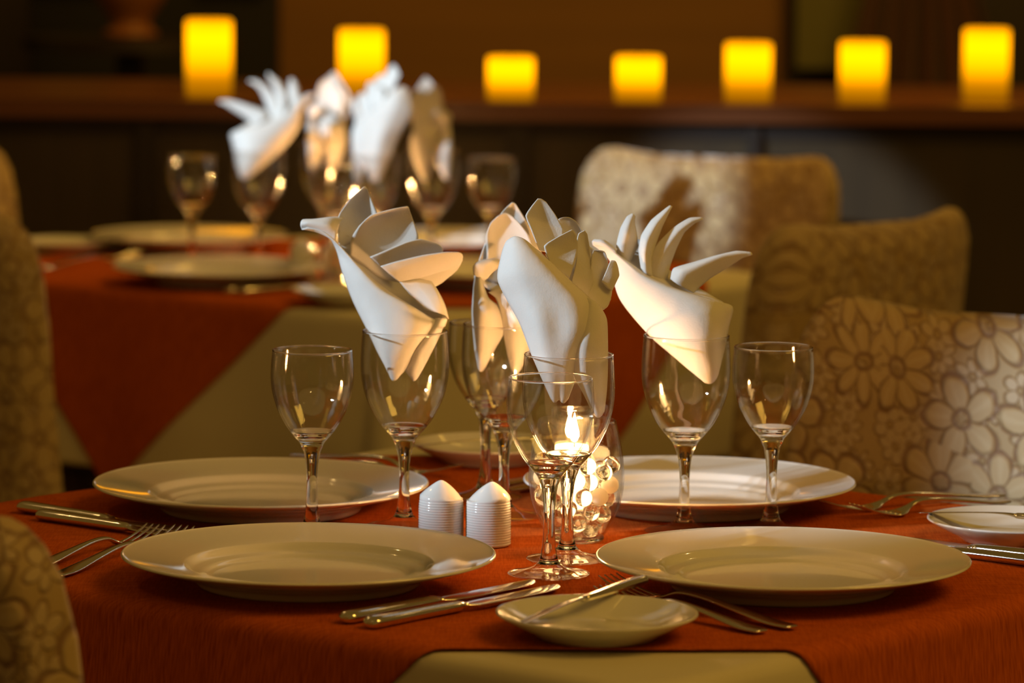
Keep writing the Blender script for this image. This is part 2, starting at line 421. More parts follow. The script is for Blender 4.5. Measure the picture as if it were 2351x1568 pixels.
C1 = (.007, 3.222); C2 = (-.215, 5.475)
table(C1, 'square dining table in front, hidden under cream and red cloths', 'cream tablecloth of the front table, bare at its near corner',
      'rust red silk overlay laid diagonally on the front table', .3)
table(C2, 'square dining table in the blurred background, hidden under its cloths', 'cream tablecloth of the blurred table behind, hanging in a pale corner',
      'rust red overlay of the blurred table behind, hanging in a point', 1.1)
ZT = .7518

# ------------------------------------------------------------------ chairs
def make_chair():
    t = empty('covered_chair')
    # back cover: rounded slab, flared towards the floor, top corners slightly raised
    bm = bmesh.new(); rings = []; seg = 56
    H = .875
    zs = [0.03, .1, .2, .3, .4, .5, .6, .68, .74, .79, .83, .853, .866, .873, .877]
    for zi, z in enumerate(zs):
        k = z / H
        w = .212 + .03 * max(0, 1 - k) ** 1.5; th = .034 + .010 * (1 - k)
        e = max(0, (z - .80) / (.877 - .80)); inset = 1 - math.sqrt(max(0, 1 - e * e)) if e < 1 else 1
        w -= .045 * inset; th -= .030 * inset
        yb = -.05 * max(0, (k - .45) / .55) ** 1.3
        ring = []
        for q in range(seg):
            a = 2 * math.pi * q / seg; c, s = math.cos(a), math.sin(a)
            x = w * math.copysign(abs(c) ** .38, c); y = th * math.copysign(abs(s) ** .38, s)
            wr = .0045 * math.sin(x * 26 + z * 15) * math.sin(z * 13 + x * 5 + 1)
            zz = z + (.022 * (abs(x) / .21) ** 2.2 - .008) * min(1, max(0, (k - .5) / .4))
            y += yb + (wr if abs(s) > .3 else 0) + .018 * (x / .21) ** 2 * k
            ring.append(bm.verts.new((x, y, zz)))
        rings.append(ring)
    for a, b in zip(rings, rings[1:]):
        for q in range(seg): bm.faces.new((a[q], a[(q + 1) % seg], b[(q + 1) % seg], b[q]))
    bm.faces.new(rings[-1]); bm.faces.new(rings[0][::-1])
    mesh_obj('back_cover', bm, M['floral'], t)
    bm = bmesh.new(); rings = []
    for z, gr in ((.035, .018), (.2, .010), (.38, .004), (.435, 0), (.452, -.004), (.462, -.014), (.466, -.03), (.468, -.12)):
        ring = []
        for q in range(seg):
            a = 2 * math.pi * q / seg; c, s = math.cos(a), math.sin(a)
            fl = .008 * math.sin(a * 9) * max(0, (.40 - z) / .4)
            x = (.205 + gr + fl) * math.copysign(abs(c) ** .4, c); y = .262 + (.200 + gr + fl) * math.copysign(abs(s) ** .4, s)
            ring.append(bm.verts.new((x, y, z)))
        rings.append(ring)
    for a, b in zip(rings, rings[1:]):
        for q in range(seg): bm.faces.new((a[q], a[(q + 1) % seg], b[(q + 1) % seg], b[q]))
    bm.faces.new(rings[-1]); bm.faces.new(rings[0][::-1])
    mesh_obj('seat_cover', bm, M['floral'], t)
    for sx in (-1, 1):
        for y in (.0, .42):
            bm = bmesh.new(); box(bm, sx * .175 - .018, sx * .175 + .018, y - .014, y + .014, 0, .06); mesh_obj('leg', bm, M['darkwood'], t, False)
    return t
chair0 = make_chair()
def place_chair(c, face, lab, grp, first=False):
    t = chair0 if first else copy_tree(chair0)
    t.location = (c[0], c[1], 0); t.rotation_euler = (0, 0, math.atan2(face[1], face[0]) - math.pi / 2)
    tag(t, lab, 'chair', 'floral covered chairs'); return t
place_chair((.444, 3.765), (-.57, -.82), 'floral covered chair in focus at right, behind the small plate', '', True)
place_chair((-.419, 2.638), (.70, .714), 'dark floral covered chair nearest the camera in the lower left corner', '')
place_chair((-.713, 4.885), (.64, .77), 'dark floral covered chair at the left edge, beside the hanging red cloth', '')
place_chair((-.880, 5.912), (.77, -.64), 'blurred dark chair at far left, its top just above the nearer chair', '')
place_chair((.275, 5.975), (-.52, -.85), 'blurred gold chair furthest back with a pale patch of light on it', '')
place_chair((.402, 4.885), (-.79, .61), 'blurred narrow brown chair turned sideways, between the other two chairs at right', '')

# ------------------------------------------------------------------ glasses
BIG = dict(foot=.0312, st=[(.0312, .0006), (.0312, .0016), (.022, .0032), (.012, .0060), (.0072, .0110), (.0052, .020), (.0041, .036), (.0041, .046), (.0052, .058), (.0068, .0655)],
           knob=[(.0082, .0690), (.0104, .0740), (.0152, .0795), (.0190, .0840)],
           inn=[(.0172, .0840), (.0120, .0805), (.006, .0788), (0, .0783)],
           up=[(.0190, .0840), (.0228, .0890), (.0262, .0950), (.0304, .1035), (.0335, .1130), (.0355, .1240), (.0360, .1340), (.0356, .1470), (.0347, .1600)])
SML = dict(foot=.031, st=[(.031, .0006), (.031, .0016), (.022, .0032), (.012, .0062), (.0074, .0110), (.0052, .022), (.0043, .038), (.0043, .048), (.0052, .060), (.0066, .0690)],
           knob=[(.0080, .0720), (.0100, .0765), (.0148, .0820), (.0182, .0862)],
           inn=[(.0165, .0862), (.0115, .0830), (.006, .0815), (0, .0810)],
           up=[(.0182, .0862), (.0213, .0908), (.0243, .0960), (.0280, .1035), (.0310, .1130), (.0328, .1220), (.0333, .1300), (.0330, .1400), (.0320, .1500)])
def make_glass(D, name):
    t = empty(name)
    f = D['st']; bm = bmesh.new()
    lathe(bm, [(0, .0010), (D['foot'] - .003, .0)] + sprof(f[:4], 4) + [(.0092, .0085), (0, .0085)], 56); mesh_obj('foot', bm, M['thin'], t)
    bm = bmesh.new()
    lathe(bm, [(0, .0087)] + sprof([(.0090, .0088)] + f[4:], 4) + sprof(D['knob'], 4) + sprof(D['inn'], 4), 48); mesh_obj('stem', bm, M['glass'], t)
    bm = bmesh.new(); up = sprof(D['up'], 5); th = .0011
    prof = [(r, z) for r, z in up] + [(up[-1][0] - th / 2, up[-1][1] + .0005)] + [(r - th - .0007 * (1 - i / len(up)), z) for i, (r, z) in reversed(list(enumerate(up)))]
    lathe(bm, prof, 72); mesh_obj('bowl', bm, M['thin'], t)
    bm = bmesh.new(); rr_ = up[-1][0] - th / 2
    lathe(bm, [(rr_ + .00075 * math.cos(a * math.pi / 4), up[-1][1] + .0010 + .00075 * math.sin(a * math.pi / 4)) for a in range(8)], 72, close=True); mesh_obj('rim', bm, M['glass'], t)
    return t
big0 = make_glass(BIG, 'wine_glass'); sml0 = make_glass(SML, 'water_glass')
_used = set()
def glass(which, x, y, lab, grp):
    src = big0 if which == 'big' else sml0
    t = src if which not in _used else copy_tree(src); _used.add(which)
    t.location = (x, y, ZT); tag(t, lab, 'glass', grp); return t
G1 = 'glasses on the front table'; G2 = 'glasses on the back table'
GB = dict(L=(-.087, 3.2723), R=(.1412, 3.2584), C=(.0442, 3.1179), B=(-.0057, 3.3308))
glass('big', *GB['L'], 'tall wine glass with a napkin, at left behind the shakers', G1)
glass('big', *GB['R'], 'tall wine glass with a napkin, rightmost of the napkin glasses', G1)
glass('big', *GB['C'], 'tall wine glass with a napkin, directly in front of the lit candle', G1)
glass('big', *GB['B'], 'tall wine glass with a napkin, partly hidden behind the central napkin', G1)
glass('small', -.1596, 3.2178, 'empty small wine glass at left, between the two left plates', G1)
glass('small', .2124, 3.2675, 'empty small wine glass at right, in front of the floral chair', G1)
glass('small', .0295, 3.0489, 'empty small wine glass nearest the camera, overlapping the candle', G1)
glass('small', -.0218, 3.4344, 'empty small wine glass at the back, overlapped by the napkin glass before it', G1)
GB2 = dict(B=(-.345, 5.475), C=(-.262, 5.63), E=(-.190, 5.43), F=(-.111, 5.50))
glass('small', -.436, 5.49, 'blurred empty glass at the far left of the back table', G2)
glass('big', *GB2['B'], 'blurred glass with a white napkin, second from left on the back table', G2)
glass('big', *GB2['C'], 'blurred glass with an orange lit napkin on the back table', G2)
glass('big', *GB2['E'], 'blurred glass with a white napkin, middle of the back table', G2)
glass('big', *GB2['F'], 'blurred glass with a napkin, second from right on the back table', G2)
glass('small', -.031, 5.50, 'blurred empty glass at the right end of the back table', G2)
glass('small', -.236, 5.35, 'blurred empty glass before the candle on the back table', G2)

# ------------------------------------------------------------------ plates
def make_plate():
    mm = .001
    bm = bmesh.new()
    up = sprof([(0, 6.0), (40, 6.0), (72, 6.3)], 3) + sprof([(76, 6.8), (80, 9.2), (84, 10.2), (88, 11.5), (92.5, 15.6), (97, 17.0), (118, 20.2), (136, 23.4), (139.3, 24.6)], 4)
    dn = sprof([(140.2, 24.0), (139.5, 22.4), (128, 18.6), (100, 11.5), (88, 6.5), (84, 1.5), (82, 0)], 4)
    lathe(bm, [(a * mm, b * mm) for a, b in up + dn + [(78, 0), (76, 2.2), (0, 2.6)]], 128)
    return mesh_obj('dinner_plate', bm, M['porcelain'])
plate0 = make_plate()
def bread_plate():
    mm = .001; bm = bmesh.new()
    up = sprof([(0, 4.5), (25, 4.6), (40, 5.6), (52, 9.6), (62, 14.2), (69.4, 17.6)], 5)
    dn = sprof([(71, 17.6), (70, 15.6), (60, 10.0), (50, 5.0), (44, 1.4), (42, 0)], 5)
    lathe(bm, [(a * mm, b * mm) for a, b in up + dn + [(38, 0), (37, 1.6), (0, 2)]], 96)
    return mesh_obj('bread_plate', bm, M['porcelain'])
bread0 = bread_plate()
def put(src, first, loc, rz, lab, cat, grp):
    t = src if first else copy_tree(src); t.location = loc; t.rotation_euler = (0, 0, rz); tag(t, lab, cat, grp); return t
for i, (x, y, lab) in enumerate([(-.1509, 2.9987, 'large white dinner plate at lower left, nearest the knives'), (.2045, 2.9977, 'large white dinner plate at lower right with glass reflections'),
        (-.2090, 3.3570, 'large white dinner plate at left, behind the front left plate'), (.151, 3.389, 'large white dinner plate at right, behind the candle vase'),
        (-.4605, 5.75, 'blurred white plate at the far left side of the back table'), (-.382, 5.275, 'blurred white plate on the near left side of the back table'),
        (-.090, 5.745, 'blurred white plate on the far right side of the back table'), (-.03, 5.285, 'blurred white plate behind the central napkins on the back table')]):
    put(plate0, i == 0, (x, y, ZT), 0, lab, 'plate', 'dinner plates')
for i, (x, y, lab) in enumerate([(.0611, 2.7955, 'small cream side plate at the front edge of the table'), (.4075, 3.2331, 'small side plate at the right edge with a butter knife'),
        (-.02, 3.6565, 'small side plate at the far corner behind the stems'), (-.205, 5.045, 'blurred side plate at the near corner of the back table'),
        (-.633, 5.70, 'blurred side plate at the left end of the back table')]):
    put(bread0, i == 0, (x, y, ZT), 0, lab, 'plate', 'side plates')

# ------------------------------------------------------------------ cutlery (runs along +Y from the handle end)
def make_knife():
    t = empty('table_knife'); mm = .001
    bm = bmesh.new()
    loft(bm, sstations([(x * mm, w * mm, h * mm, z * mm, 0) for x, w, h, z in
         [(0, 5, 3.5, 4.2), (1.5, 11, 7, 4.4), (6, 15.5, 9.4, 4.8), (22, 16, 9.2, 4.8), (50, 13.5, 8.6, 4.6), (80, 12.5, 8.2, 4.4), (96, 12, 7.6, 4.3), (101, 9, 6, 4.2), (104, 11, 5, 4.2)]], 5), 20, 2.2)
    mesh_obj('handle', bm, M['steel'], t)
    bm = bmesh.new()
    loft(bm, sstations([(x * mm, w * mm, h * mm, 4.2 * mm, o * mm) for x, w, h, o in
         [(103.5, 10, 4.4, 0), (108, 13, 2.4, .6), (118, 17, 1.7, 1.6), (140, 18.5, 1.5, 2.0), (170, 19, 1.4, 2.0), (195, 18, 1.3, 1.2), (208, 13, 1.1, -1.0), (215, 6, .9, -3.6), (217, 1.5, .6, -5)]], 4), 16, 2)
    mesh_obj('blade', bm, M['steel'], t)
    return t
def make_butter_knife():
    t = empty('butter_knife'); mm = .001
    bm = bmesh.new()
    loft(bm, sstations([(x * mm, w * mm, h * mm, z * mm, 0) for x, w, h, z in
         [(0, 9, 5.5, 2), (2, 13, 7, 2.2), (20, 13, 7, 2.2), (45, 10.5, 6, 2.0), (68, 9, 5, 2), (72, 6, 4, 2)]], 5), 18, 3)
    mesh_obj('handle', bm, M['steel'], t)
    bm = bmesh.new()
    loft(bm, sstations([(x * mm, w * mm, h * mm, z * mm, o * mm) for x, w, h, z, o in
         [(71.5, 6, 3.6, 2, 0), (80, 8, 2.2, 3, .5), (95, 15, 1.4, 3, 1.5), (120, 16, 1.3, 1.6, 1.6), (142, 12, 1.2, 0, 0), (152, 2, .8, -.6, -3)]], 4), 14, 2)
    mesh_obj('blade', bm, M['steel'], t)
    return t
def make_fork(L=1.0):
    t = empty('table_fork'); mm = .001
    bm = bmesh.new()
    loft(bm, sstations([(x * L * mm, w * mm, h * mm, z * mm, 0) for x, w, h, z in
         [(0, 8, 1.8, 2.6), (4, 14, 2.4, 2.6), (25, 15, 2.8, 3.2), (60, 10, 3.4, 7.0), (95, 6.5, 3.8, 10.5), (118, 6, 3.6, 10.4), (132, 9, 2.6, 6.2), (142, 20, 2.0, 3.2), (152, 24, 1.8, 2.2)]], 5), 16, 2.4)
    mesh_obj('handle', bm, M['steel'], t)
    bm = bmesh.new()
    for k in range(4):
        x = (k - 1.5) * 6.3
        loft(bm, sstations([(a * L * mm, w * mm, h * mm, z * mm, x * f * mm) for a, w, h, z, f in
             [(150, 5.8, 1.8, 2.4, 1.0), (158, 3.4, 1.9, 2.6, 1.0), (175, 2.8, 1.8, 5.4, .98), (190, 2.3, 1.6, 9.6, .95), (199, 1.2, 1.0, 12.8, .93)]], 4), 10, 2.4)
    mesh_obj('tines', bm, M['steel'], t)
    return t
kn0 = make_knife(); bk0 = make_butter_knife(); fk0 = make_fork(); fs0 = make_fork(.84)
_first = {}
def lay(src, tail, tip, lab, cat, grp, z=ZT, pitch=0, roll=0):
    """tail = handle end, the piece points at tip"""
    f = src.name not in _first; t = src if f else copy_tree(src); _first[src.name] = 1
    a = math.atan2(tip[1] - tail[1], tip[0] - tail[0]) - math.pi / 2
    t.rotation_euler = (Matrix.Rotation(a, 4, 'Z') @ Matrix.Rotation(pitch, 4, 'X') @ Matrix.Rotation(roll, 4, 'Y')).to_euler()
    t.location = (tail[0], tail[1], z); tag(t, lab, cat, grp); return t
KG, FG = 'table knives', 'table forks'
lay(kn0, (-.100, 2.812), (.035, 2.974), 'steel table knife at front, the nearer of two beside the small plate', 'knife', KG)
lay(kn0, (-.118, 2.832), (.017, 2.994), 'steel table knife at front, the further of two, beside the left plate', 'knife', KG)
lay(kn0, (-.4085, 3.336), (-.262, 3.222), 'steel table knife at far left, the upper of two', 'knife', KG)
lay(kn0, (-.388, 3.294), (-.241, 3.180), 'steel table knife at far left, the lower of two, nearer the forks', 'knife', KG)
lay(kn0, (.447, 3.105), (.300, 3.219), 'steel table knife at the right edge, further of the two', 'knife', KG)
lay(kn0, (.428, 3.086), (.289, 3.196), 'steel table knife at the right edge, partly under the right plate rim', 'knife', KG)
lay(kn0, (.118, 3.640), (-.018, 3.478), 'steel knife behind the stems at the back of the front table, left one', 'knife', KG)
lay(kn0, (.136, 3.622), (.004, 3.464), 'steel knife behind the stems at the back of the front table, right one', 'knife', KG)
lay(fk0, (.2005, 2.824), (.0665, 2.984), 'steel fork at front right with its tines beside the glass foot', 'fork', FG)
lay(fs0, (.178, 2.806), (.0645, 2.936), 'shorter steel fork at front right, its tines under the butter knife', 'fork', FG)
lay(fk0, (-.343, 3.010), (-.262, 3.185), 'steel fork at left with tines rising behind the front left plate', 'fork', FG)
lay(fs0, (-.365, 3.050), (-.280, 3.200), 'shorter steel fork at far left beside the front left plate', 'fork', FG)
lay(fk0, (.425, 3.462), (.255, 3.352), 'steel fork at right touching the rim of the back right plate', 'fork', FG)
lay(fs0, (.425, 3.425), (.282, 3.328), 'shorter steel fork at right, nearer the side plate with butter knife', 'fork', FG)
lay(fk0, (-.200, 3.665), (-.045, 3.535), 'steel fork behind the back left plate, its tines above the shakers', 'fork', FG)
lay(fs0, (-.190, 3.622), (-.062, 3.508), 'shorter steel fork behind the back left plate, only tines showing', 'fork', FG)
lay(bk0, (.096, 2.893), (.006, 2.774), 'butter knife lying across the small plate at the front', 'butter knife', 'butter knives', ZT + .0215, R(-3.5), R(12))
lay(bk0, (.475, 3.205), (.335, 3.255), 'butter knife lying across the small plate at the right edge', 'butter knife', 'butter knives', ZT + .0185, R(0), R(8))
lay(bk0, (.055, 3.665), (-.075, 3.625), 'dark butter knife lying on the small plate at the far corner', 'butter knife', 'butter knives', ZT + .0185, R(0), R(8))
lay(kn0, (-.345, 5.125), (-.215, 5.265), 'blurred knife in front of the near left plate on the back table', 'knife', KG)
lay(kn0, (-.365, 5.13), (-.235, 5.29), 'blurred knife close to the near left plate on the back table', 'knife', KG)
lay(fk0, (-.640, 5.44), (-.520, 5.60), 'blurred fork shining at the left of the back table plates', 'fork', FG)

# ------------------------------------------------------------------ salt and pepper
def shaker(x, y, rz, ax, lab):
    t = empty('salt_shaker', (x, y, ZT), rz); tag(t, lab, 'shaker', 'ribbed white shakers')
    bm = bmesh.new(); r = .0182; seg = 64; prof = [(0, .0004), (r - .002, 0), (r - .0006, .0008)]
    n = 17
    for k in range(n * 4 + 1):
        z = .002 + .0345 * k / (n * 4); prof.append((r - .00016 + .00016 * math.cos(k * math.pi / 2) - .0010 * max(0, (z - .026) / .012) ** 2, z))
    prof += [(r - .0012, .0376), (r - .0022, .0388), (.0138, .0414), (.0110, .0441), (.0074, .0472), (.0040, .0496), (.0018, .0508), (0, .0512)]
    lathe(bm, prof, seg)
    for v in bm.verts:
        if v.co.z > .0365:
            k = (v.co.z - .0365) / .0147; v.co.x += ax * k ** .8
            v.co.z += -.0035 * (1 - k) * (v.co.x / r) * (1 if ax < 0 else -1) * .6
    mesh_obj('body', bm, M['porcelain'], t)
    bm = bmesh.new()
    for q in range(5):
        a = q * 2 * math.pi / 5
        lathe(bm, [(0, .0505 - .003), (.0005, .0505 - .003), (.0005, .0494), (0, .0494)], 6, ax * .8 + .0030 * math.cos(a), .0030 * math.sin(a))
    mesh_obj('pour_holes', bm, M['black'], t)
shaker(-.0552, 3.190, 0, -.0002, 'white ribbed shaker with pointed top, the left of the front pair')
shaker(-.0176, 3.184, 0, .0030, 'white ribbed shaker with pointed top, the right of the front pair')
shaker(-.279, 5.375, 0, -.003, 'blurred white shaker on the back table, beside its candle')
shaker(-.238, 5.395, 0, .003, 'blurred white shaker on the back table, lit orange by its candle')

# ------------------------------------------------------------------ candle vase with glass beads
def vase(x, y, lab, seed, nb):
    t = empty('candle_vase', (x, y, ZT)); tag(t, lab, 'vase', 'candle vases')
    o = sprof([(.0225, .0035), (.0295, .015), (.0355, .030), (.0382, .046), (.0380, .060), (.0356, .078), (.0312, .097)], 6)
    bm = bmesh.new(); th = .0013
    lathe(bm, o + [(o[-1][0] - th / 2, .0976)] + [(r - th, z) for r, z in reversed(o)], 72); mesh_obj('vase_wall', bm, M['thin'], t)
    bm = bmesh.new(); lathe(bm, [(0, .0006), (.021, 0), (.0226, .0012), (.0225, .0034), (.0211, .0034), (.016, .0030), (0, .0030)], 56); mesh_obj('vase_base', bm, M['glass'], t)
    rnd = random.Random(seed); br = .0071
    def rad(z):
        for (r0, z0), (r1, z1) in zip(o, o[1:]):
            if z0 <= z <= z1: return r0 + (r1 - r0) * (z - z0) / (z1 - z0)
        return o[0][0] if z < o[0][1] else o[-1][0]
    # drop beads one by one: lowest free resting spot among random tries
    n_low = 24; P = []
    floor_z = .0036; core = .0160; core_z = .0240
    while len(P) < nb:
        best = None
        for k in range(160):
            a = rnd.random() * 6.283; q = math.sqrt(rnd.random()) * .031
            bx, by = q * math.cos(a), q * math.sin(a); z = floor_z + br
            if len(P) >= n_low:
                if math.hypot(bx + .0040, by) < core + br: continue
            for _ in range(30):
                moved = False
                for p in P:
                    dd = (p[0] - bx) ** 2 + (p[1] - by) ** 2
                    if dd < (2 * br) ** 2 and abs(p[2] - z) ** 2 + dd < (2 * br) ** 2 * .9999:
                        z = max(z, p[2] + math.sqrt((2 * br) ** 2 - dd)); moved = True
                if q > rad(z - br * .4) - br - th - .0004: z += .0015; moved = True
                if not moved: break
                if z > .074: break
            if q <= min(rad(z - br * .4), rad(z + br * .4)) - br - th and (z < core_z - br or len(P) >= n_low) and z < .0655 and (best is None or z < best[2]):
                if all((p[0] - bx) ** 2 + (p[1] - by) ** 2 + (p[2] - z) ** 2 >= (2 * br) ** 2 * .998 for p in P): best = (bx, by, z)
        if best is None:
            if len(P) < n_low: n_low = len(P); continue
            break
        P.append(best)
    return P, br
def bead_mesh(br):
    bm = bmesh.new(); bmesh.ops.create_uvsphere(bm, u_segments=24, v_segments=14, radius=br)
    return mesh_obj('glass_bead', bm, M['glass'])
bead0 = bead_mesh(.0071); first = True
pearl0 = bead0.copy(); pearl0.data = bead0.data.copy(); pearl0.data.materials.clear(); pearl0.data.materials.append(M['pearl'])
def beads(x, y, P, lab, grp):
    global first
    for p in P:
        pearl = (hash((round(p[0] * 1e4), round(p[1] * 1e4))) % 5 == 0) and not first
        o = bead0 if first else (pearl0 if pearl else bead0).copy()
        if not first: COL.objects.link(o)
        first = False; o.location = (x + p[0], y + p[1], ZT + p[2]); tag(o, lab.replace('glass bead', 'milky bead') if pearl else lab, 'bead', grp.replace('glass beads', 'milky beads') if pearl else grp)
    return max(p[2] for p in P) + .0071
V1 = (.0526, 3.2131); V2 = (-.212, 5.520)
P1, _ = vase(*V1, 'clear barrel glass vase full of beads with a lit candle on top', 3, 170)
top1 = beads(*V1, P1, 'clear round glass bead inside the lit candle vase', 'glass beads in the front vase')
P2, _ = vase(*V2, 'blurred candle vase glowing on the back table', 5, 60)
top2 = beads(*V2, P2, 'blurred glass bead inside the back table vase', 'glass beads in the back vase')
def votive(x, y, z, h, lab, strength):
    """z: foot of the glass cup between the beads, h: height of the cup"""
    t = empty('votive_candle', (x, y, z)); tag(t, lab, 'candle', 'votive candles')
    o = sprof([(.0128, .0), (.0142, .003), (.0148, .015), (.0156, h * .6), (.0168, h)], 4); th = .0010; wl = h - .030
    bm = bmesh.new(); lathe(bm, [(0, 0)] + o + [(o[-1][0] - th / 2, h + .0004)] + [(r - th, zz + (.0012 if i == 0 else 0)) for i, (r, zz) in reversed(list(enumerate(o)))] + [(0, .0012)], 56)
    mesh_obj('glass_cup', bm, M['thin'], t)
    bm = bmesh.new(); lathe(bm, [(0, .0020), (.0114, .0020), (.0130, .0040), (.0136, wl - .001), (.0130, wl + .0006), (.0100, wl - .001), (0, wl - .002)], 40); mesh_obj('wax', bm, M['waxglow'], t)
    bm = bmesh.new(); lathe(bm, [(0, wl - .003), (.0006, wl - .003), (.0005, wl + .003), (0, wl + .0032)], 8, .002); mesh_obj('wick', bm, M['wick'], t)
    bm = bmesh.new(); lathe(bm, [(r * .9, zz * .85 + wl - .0065) for r, zz in sprof([(0, .0115), (.0022, .0130), (.0040, .0170), (.0040, .0210), (.0024, .0280), (.0008, .0350), (0, .0390)], 4)], 20, .002)
    mesh_obj('flame', bm, M['flame'], t)
votive(V1[0] - .0040, V1[1], ZT + .0243, .082, 'small lit votive candle in a glass cup on the beads, front table', 0)
votive(V2[0] - .0040, V2[1], ZT + .0243, .082, 'blurred lit votive candle on the back table', 0)

# ------------------------------------------------------------------ napkins
# authored in units of 1/1000 of the viewing scale around the glass rim centre: (across, down, away)
def sheets(parent, name, sets, cx, cy, s, thick=.0009, nu=18, nv=6, cut=None):
    for rows in sets:
        bm = bmesh.new(); rr = []
        for r in rows:
            q = []
            for p in r:
                d = p[2]; up = (cy - p[1] - d * .164) / .987
                q.append(((p[0] - cx) * s, d * s, up * s + .04))
            rr.append(q)
        patch(bm, rr, nu, nv, .5 if name == 'petal' else .15)
        o = mesh_obj(name, bm, M['napkin'], parent)
        md = o.modifiers.new('thickness', 'SOLIDIFY'); md.thickness = thick; md.offset = 0
def napkin(loc, lab, body, petals, cx, cy, d):
    t = empty('folded_napkin', (loc[0], loc[1], ZT + .16 - .04)); tag(t, lab, 'napkin', 'folded napkins')
    s = d / 9300
    sheets(t, 'folded_body', body, cx, cy, s); sheets(t, 'petal', petals, cx, cy, s, .0007)
    return t
NL_body = [
 [[(897, 872, 0), (902, 879, -6), (910, 878, -10), (920, 866, -6), (927, 858, 0)],
  [(884, 845, 12), (892, 852, -16), (910, 852, -22), (930, 845, -14), (944, 832, 4)],
  [(866, 812, 25), (880, 818, -22), (915, 822, -34), (945, 812, -22), (966, 795, 10)],
  [(842, 762, 36), (868, 768, -24), (920, 772, -44), (965, 765, -34), (1006, 748, 12)],
  [(808, 695, 42), (838, 703, -12), (890, 712, -36), (940, 712, -34), (978, 728, 4)],
  [(783, 628, 46), (802, 640, 6), (840, 655, -20), (880, 675, -24), (905, 684, -6)],
  [(768, 575, 46), (780, 588, 22), (800, 605, 2), (824, 622, -8), (842, 637, 4)],
  [(745, 540, 40), (752, 550, 24), (766, 562, 12), (782, 576, 6), (796, 590, 12)],
  [(700, 533, 30), (712, 535, 16), (730, 536, 8), (742, 540, 8), (756, 549, 14)],
  [(689, 532, 26), (692, 533, 16), (696, 532, 10), (700, 530, 10), (706, 528, 16)]],
 # rolled tail, upper side
 [[(689, 532, 24), (687, 522, 14), (690, 512, 22), (698, 509, 34)],
  [(705, 531, 18), (706, 520, 6), (712, 511, 18), (720, 508, 36)],
  [(740, 541, 12), (745, 525, 2), (752, 508, 20), (762, 502, 44)],
  [(768, 560, 10), (772, 538, 10), (778, 515, 30), (786, 503, 55)]],
 # second lower lobe
 [[(944, 872, 14), (950, 879, 6), (957, 874, 10), (962, 866, 20)],
  [(930, 848, 8), (948, 852, -8), (968, 845, 0), (980, 832, 26)],
  [(948, 800, 8), (968, 804, -16), (990, 798, -6), (1003, 786, 30)],
  [(985, 760, 6), (1000, 760, -12), (1013, 757, 0), (1018, 752, 32)],
  [(1000, 735, 14), (1012, 735, -2), (1022, 735, 6), (1026, 735, 30)]],
 # inner back wall behind the lip
 [[(776, 580, 40), (850, 650, 40), (930, 712, 38), (985, 745, 30), (1022, 752, 25)],
  [(782, 560, 62), (850, 610, 74), (930, 672, 76), (985, 702, 62), (1026, 735, 34)],
  [(790, 540, 66), (855, 570, 88), (930, 622, 92), (985, 668, 74), (1014, 705, 48)]],
]
NL_pet = [
 [[(775, 578, 52), (800, 560, 66), (835, 560, 70), (870, 565, 62)], [(771, 530, 52), (795, 520, 72), (830, 520, 78), (869, 530, 64)],
  [(775, 497, 44), (795, 480, 66), (825, 485, 76), (865, 500, 62)], [(800, 462, 42), (812, 455, 56), (830, 455, 62), (851, 466, 54)], [(831, 434, 40), (834, 432, 44), (837, 433, 48), (840, 437, 50)]],
 [[(800, 590, 40), (830, 610, 52), (870, 640, 60), (915, 650, 54)], [(804, 552, 26), (840, 570, 44), (885, 590, 58), (935, 600, 54)],
  [(822, 525, 16), (860, 530, 40), (905, 545, 52), (957, 560, 48)], [(850, 500, 12), (880, 500, 36), (915, 510, 46), (958, 540, 44)], [(900, 485, 18), (915, 484, 34), (928, 487, 40), (944, 502, 42)], [(932, 478, 30), (934, 478, 34), (936, 480, 36), (937, 484, 38)]],
 [[(848, 596, 2), (865, 610, 12), (885, 626, 30), (905, 640, 44)], [(880, 583, 0), (892, 596, 12), (908, 608, 32), (925, 622, 46)],
  [(930, 562, 4), (940, 574, 16), (950, 588, 34), (960, 600, 46)], [(965, 553, 14), (978, 562, 20), (985, 576, 34), (985, 590, 44)], [(1000, 561, 26), (1010, 566, 30), (1016, 574, 36), (1014, 585, 42)]],
 [[(873, 618, -14), (885, 628, -10), (900, 640, 0), (916, 651, 14)], [(910, 607, -18), (922, 622, -10), (935, 634, 4), (945, 646, 18)],
  [(970, 592, -14), (978, 608, -6), (988, 622, 12), (985, 640, 34)], [(1020, 584, -4), (1030, 592, 4), (1030, 610, 18), (1010, 634, 42)], [(1052, 583, 6), (1060, 586, 10), (1062, 594, 18), (1056, 610, 30)]],
 [[(916, 651, 14), (930, 668, 20), (950, 690, 22), (975, 715, 16)], [(950, 645, 18), (965, 665, 16), (985, 690, 10), (1005, 722, 6)],
  [(985, 640, 34), (995, 660, 26), (1010, 690, 14), (1024, 728, 14)], [(990, 648, 46), (1003, 668, 42), (1020, 700, 36), (1030, 735, 32)]],
 [[(945, 646, 20), (965, 655, 26), (985, 668, 36)], [(975, 634, 24), (1000, 640, 32), (1015, 650, 42)], [(1025, 608, 26), (1040, 612, 32), (1048, 622, 40)], [(1055, 592, 20), (1060, 594, 24), (1062, 600, 28)]],
]
